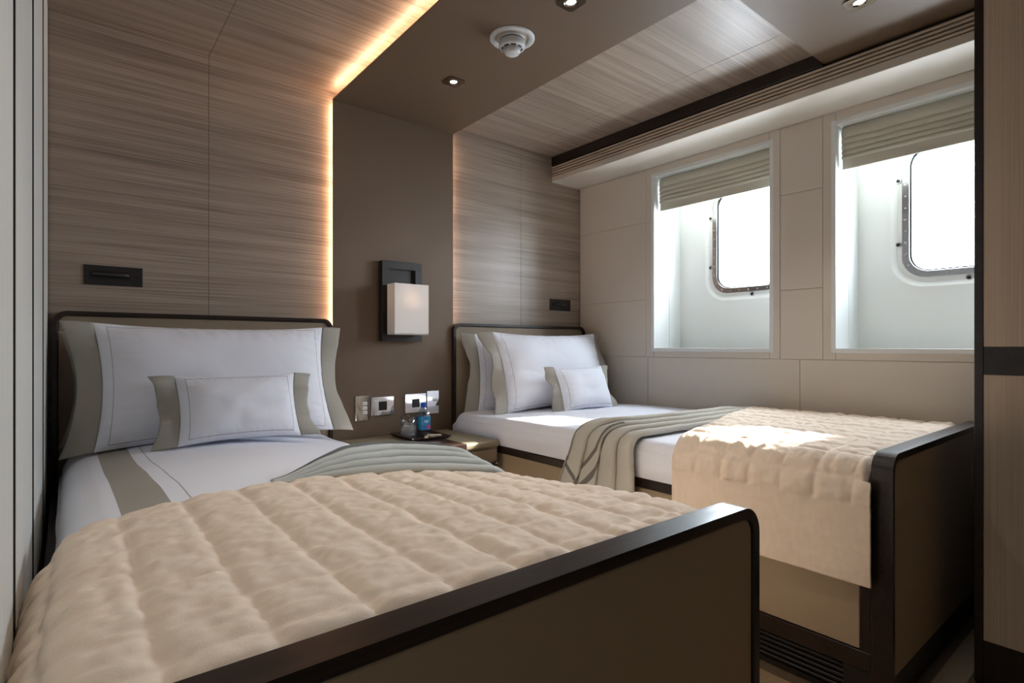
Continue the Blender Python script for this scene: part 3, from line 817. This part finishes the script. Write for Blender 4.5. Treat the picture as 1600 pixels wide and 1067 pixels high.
# ------------------------------------------------------------------ sconce
sc = thing('wall_lamp', 'dark framed wall lamp with a white box shade', 'lamp', (1.33, WY, 0.975))
MB().box(1.218, 1.442, 2.552, WY + 0.001, 0.975, 1.378, 0.002, 1).build('back_plate', 'black_metal', sc)
fm = MB()
fm.box(1.218, 1.442, 2.530, 2.553, 1.340, 1.378, 0.001, 1).box(1.218, 1.442, 2.530, 2.553, 0.975, 1.013, 0.001, 1)
fm.box(1.218, 1.256, 2.530, 2.553, 1.013, 1.340, 0.001, 1).box(1.404, 1.442, 2.530, 2.553, 1.013, 1.340, 0.001, 1)
fm.build('frame', 'black_metal', sc)
MB().box(1.30, 1.36, 2.505, 2.555, 1.10, 1.14, 0.002, 1).build('arm', 'black_metal', sc)
m = bpy.data.materials.new('shade_cloth'); m.use_nodes = True; MATS['shade_cloth'] = m
nt = m.node_tree; b = nt.nodes['Principled BSDF']; b.inputs['Base Color'].default_value = lin((236, 233, 230)); b.inputs['Roughness'].default_value = 0.8
tlu = nt.nodes.new('ShaderNodeBsdfTranslucent'); tlu.inputs[0].default_value = lin((240, 225, 210)); mx = nt.nodes.new('ShaderNodeMixShader'); mx.inputs[0].default_value = 0.22
nt.links.new(b.outputs[0], mx.inputs[1]); nt.links.new(tlu.outputs[0], mx.inputs[2]); nt.links.new(mx.outputs[0], nt.nodes['Material Output'].inputs[0])
SX0, SX1, SY0, SY1, SZ0, SZ1 = 1.236, 1.424, 2.432, 2.512, 1.008, 1.258
sm = MB(); t_ = 0.0025
sm.box(SX0, SX1, SY0, SY0 + t_, SZ0, SZ1).box(SX0, SX1, SY1 - t_, SY1, SZ0, SZ1).box(SX0, SX0 + t_, SY0 + t_, SY1 - t_, SZ0, SZ1).box(SX1 - t_, SX1, SY0 + t_, SY1 - t_, SZ0, SZ1)
sm.box(SX0, SX1, SY0, SY1, SZ0 + 0.002, SZ0 + 0.004)
sm.build('shade', 'shade_cloth', sc, label='white fabric box shade')
MB().lathe(1.33, 2.472, [(0.004, 1.105), (0.012, 1.115), (0.016, 1.135), (0.012, 1.155), (0.004, 1.162)], 16).build('bulb', 'bulb_glow', sc)
add_light('wall_lamp_bulb', 'POINT', (1.33, 2.472, 1.19), 0.22, (1.0, 0.84, 0.70), shadow_soft_size=0.02)

# ------------------------------------------------------------------ reading lights
def reader(x0, label, flip=False):
    t = thing('reading_light', label, 'reading light', (x0 + 0.092, YB, 1.219), group='recessed reading lights')
    MB().box(x0, x0 + 0.184, YB - 0.005, YB + 0.001, 1.182, 1.256, 0.001, 1).build('plate', 'black_metal', t)
    MB().box(x0 + 0.018, x0 + 0.145, YB - 0.0056, YB - 0.004, 1.203, 1.236, 0.0005, 1).build('recess', 'black_plastic', t)
    MB().lathe(YB - 0.012, 1.222, [(0.006, x0 + 0.024), (0.009, x0 + 0.026), (0.009, x0 + 0.136), (0.006, x0 + 0.139)], 16, 'x').build('tube', 'black_metal', t)
    MB().lathe(1.219, x0 + 0.164, [(0.003, YB - 0.0045), (0.003, YB - 0.0062)], 10, 'y').build('button', 'black_plastic', t)
reader(0.050, 'black reading light on the wall above the bed by the left wall')
reader(2.412, 'black reading light on the wall above the bed under the windows')

# ------------------------------------------------------------------ downlights and smoke detector
def downlight(x, y, label, energy):
    t = thing('downlight', label, 'downlight', (x, y, ZP), group='square recessed downlights')
    a = 0.040
    n = 24; L0 = []; L1 = []
    for k in range(n):
        th = 2 * math.pi * (k + 0.5) / n; c, s_ = math.cos(th), math.sin(th); q = a / max(abs(c), abs(s_))
        L0.append((x + q * c, y + q * s_)); L1.append((x + 0.024 * c, y + 0.024 * s_))
    m = MB(); z = ZP - 0.004
    m.loft([[(p, q, ZP + 0.001) for p, q in L0], [(p, q, z) for p, q in L0], [(p, q, z) for p, q in L1], [(x + (p - x) * 0.8, y + (q - y) * 0.8, ZP - 0.0005) for p, q in L1]])
    m.build('bezel', 'bronze', t)
    MB().lathe(x, y, [(0.0145, ZP + 0.0005), (0.0145, ZP - 0.0015), (0.012, ZP - 0.0028), (0.004, ZP - 0.0034)], 24).build('lamp', 'lamp_glow', t)
    MB().lathe(x, y, [(0.0185, ZP + 0.0004), (0.0185, ZP - 0.003), (0.0160, ZP - 0.0036), (0.0150, ZP - 0.001)], 24, cap=False).build('lamp_ring', 'chrome', t)
    l = add_light('downlight_beam', 'SPOT', (x, y, ZP - 0.012), energy, (1.0, 0.92, 0.83), spot_size=math.radians(95), spot_blend=0.7, shadow_soft_size=0.02)
    return t
downlight(1.330, 2.056, 'square downlight in the ceiling panel nearest the wall lamp', 4.0)
downlight(1.332, 1.330, 'square downlight in the ceiling panel on the camera side of the smoke detector', 8.0)
downlight(2.092, 0.715, 'square downlight in the ceiling over the foot of the bed under the windows', 8.0)
downlight(0.548, 0.715, 'square downlight added out of view as fill over the foot of the bed by the left wall', 14.0)  # unseen lamp added to brighten the left quilt, mirrors the one opposite

sd = thing('smoke_detector', 'white round smoke detector hanging from the ceiling panel', 'smoke detector', (1.317, 1.629, ZP))
dx, dy = 1.317, 1.629
MB().lathe(dx, dy, [(0.086, ZP + 0.0005), (0.086, ZP - 0.003), (0.080, ZP - 0.006), (0.066, ZP - 0.006), (0.062, ZP - 0.001)], 40, cap=False).build('mounting_ring', 'detector_plastic', sd)
MB().lathe(dx, dy, [(0.060, ZP + 0.0005), (0.060, ZP - 0.001)], 40).build('recess', 'slat_paint', sd)
MB().lathe(dx, dy, [(0.050, ZP), (0.050, ZP - 0.010), (0.047, ZP - 0.011), (0.047, ZP - 0.014), (0.050, ZP - 0.015), (0.050, ZP - 0.034), (0.047, ZP - 0.038), (0.034, ZP - 0.041)], 40).build('body', 'detector_plastic', sd)
MB().lathe(dx, dy, [(0.0475, ZP - 0.0105), (0.0485, ZP - 0.0108), (0.0485, ZP - 0.0142), (0.0475, ZP - 0.0145)], 40, cap=False).build('groove', 'dark_gap', sd)
MB().lathe(dx, dy, [(0.032, ZP - 0.040), (0.031, ZP - 0.050), (0.027, ZP - 0.058), (0.024, ZP - 0.060), (0.004, ZP - 0.061)], 32).build('cap', 'detector_plastic', sd)
for k in range(8):
    a0 = 2 * math.pi * k / 8
    m = MB()
    m.grid(4, 1, lambda u, v: (dx + (0.034 + 0.006 * v) * math.cos(a0 + 0.55 * u), dy + (0.034 + 0.006 * v) * math.sin(a0 + 0.55 * u), ZP - 0.0418 + 0.0012 * v))
    m.build('slot', 'black_plastic', sd, solid=0.001)

# ------------------------------------------------------------------ wardrobe at the right edge
wd = thing('wardrobe', 'pale oak wardrobe with dark edging in front of the bed under the windows', 'wardrobe', (2.3, -0.2, 0))
GX, GY = 2.010, 0.394
MB().box(GX + 0.012, 2.425, YF, GY - 0.002, 0.0, 2.112).box(2.42, 2.685, YF, GY - 0.002, 0.0, 2.002).build('carcass', 'wenge_x', wd)
MB().box(GX - 0.001, GX + 0.03, GY - 0.020, GY, 0.0, 2.118, 0.001, 1).build('edge_strip', 'wenge_x', wd)
MB().box(GX + 0.002, GX + 0.014, YF, GY - 0.0205, 0.0, 0.120).build('plinth', 'wenge_x', wd)
MB().box(GX, GX + 0.014, YF, GY - 0.0205, 0.122, 0.870, 0.001, 1).build('lower_door', 'oak_z', wd)
MB().box(GX, GX + 0.014, YF, GY - 0.0205, 0.949, 2.118, 0.001, 1).build('upper_door', 'oak_z', wd)
MB().box(GX + 0.001, GX + 0.014, YF, GY - 0.0205, 0.8705, 0.9485).build('middle_band', 'wenge_x', wd)
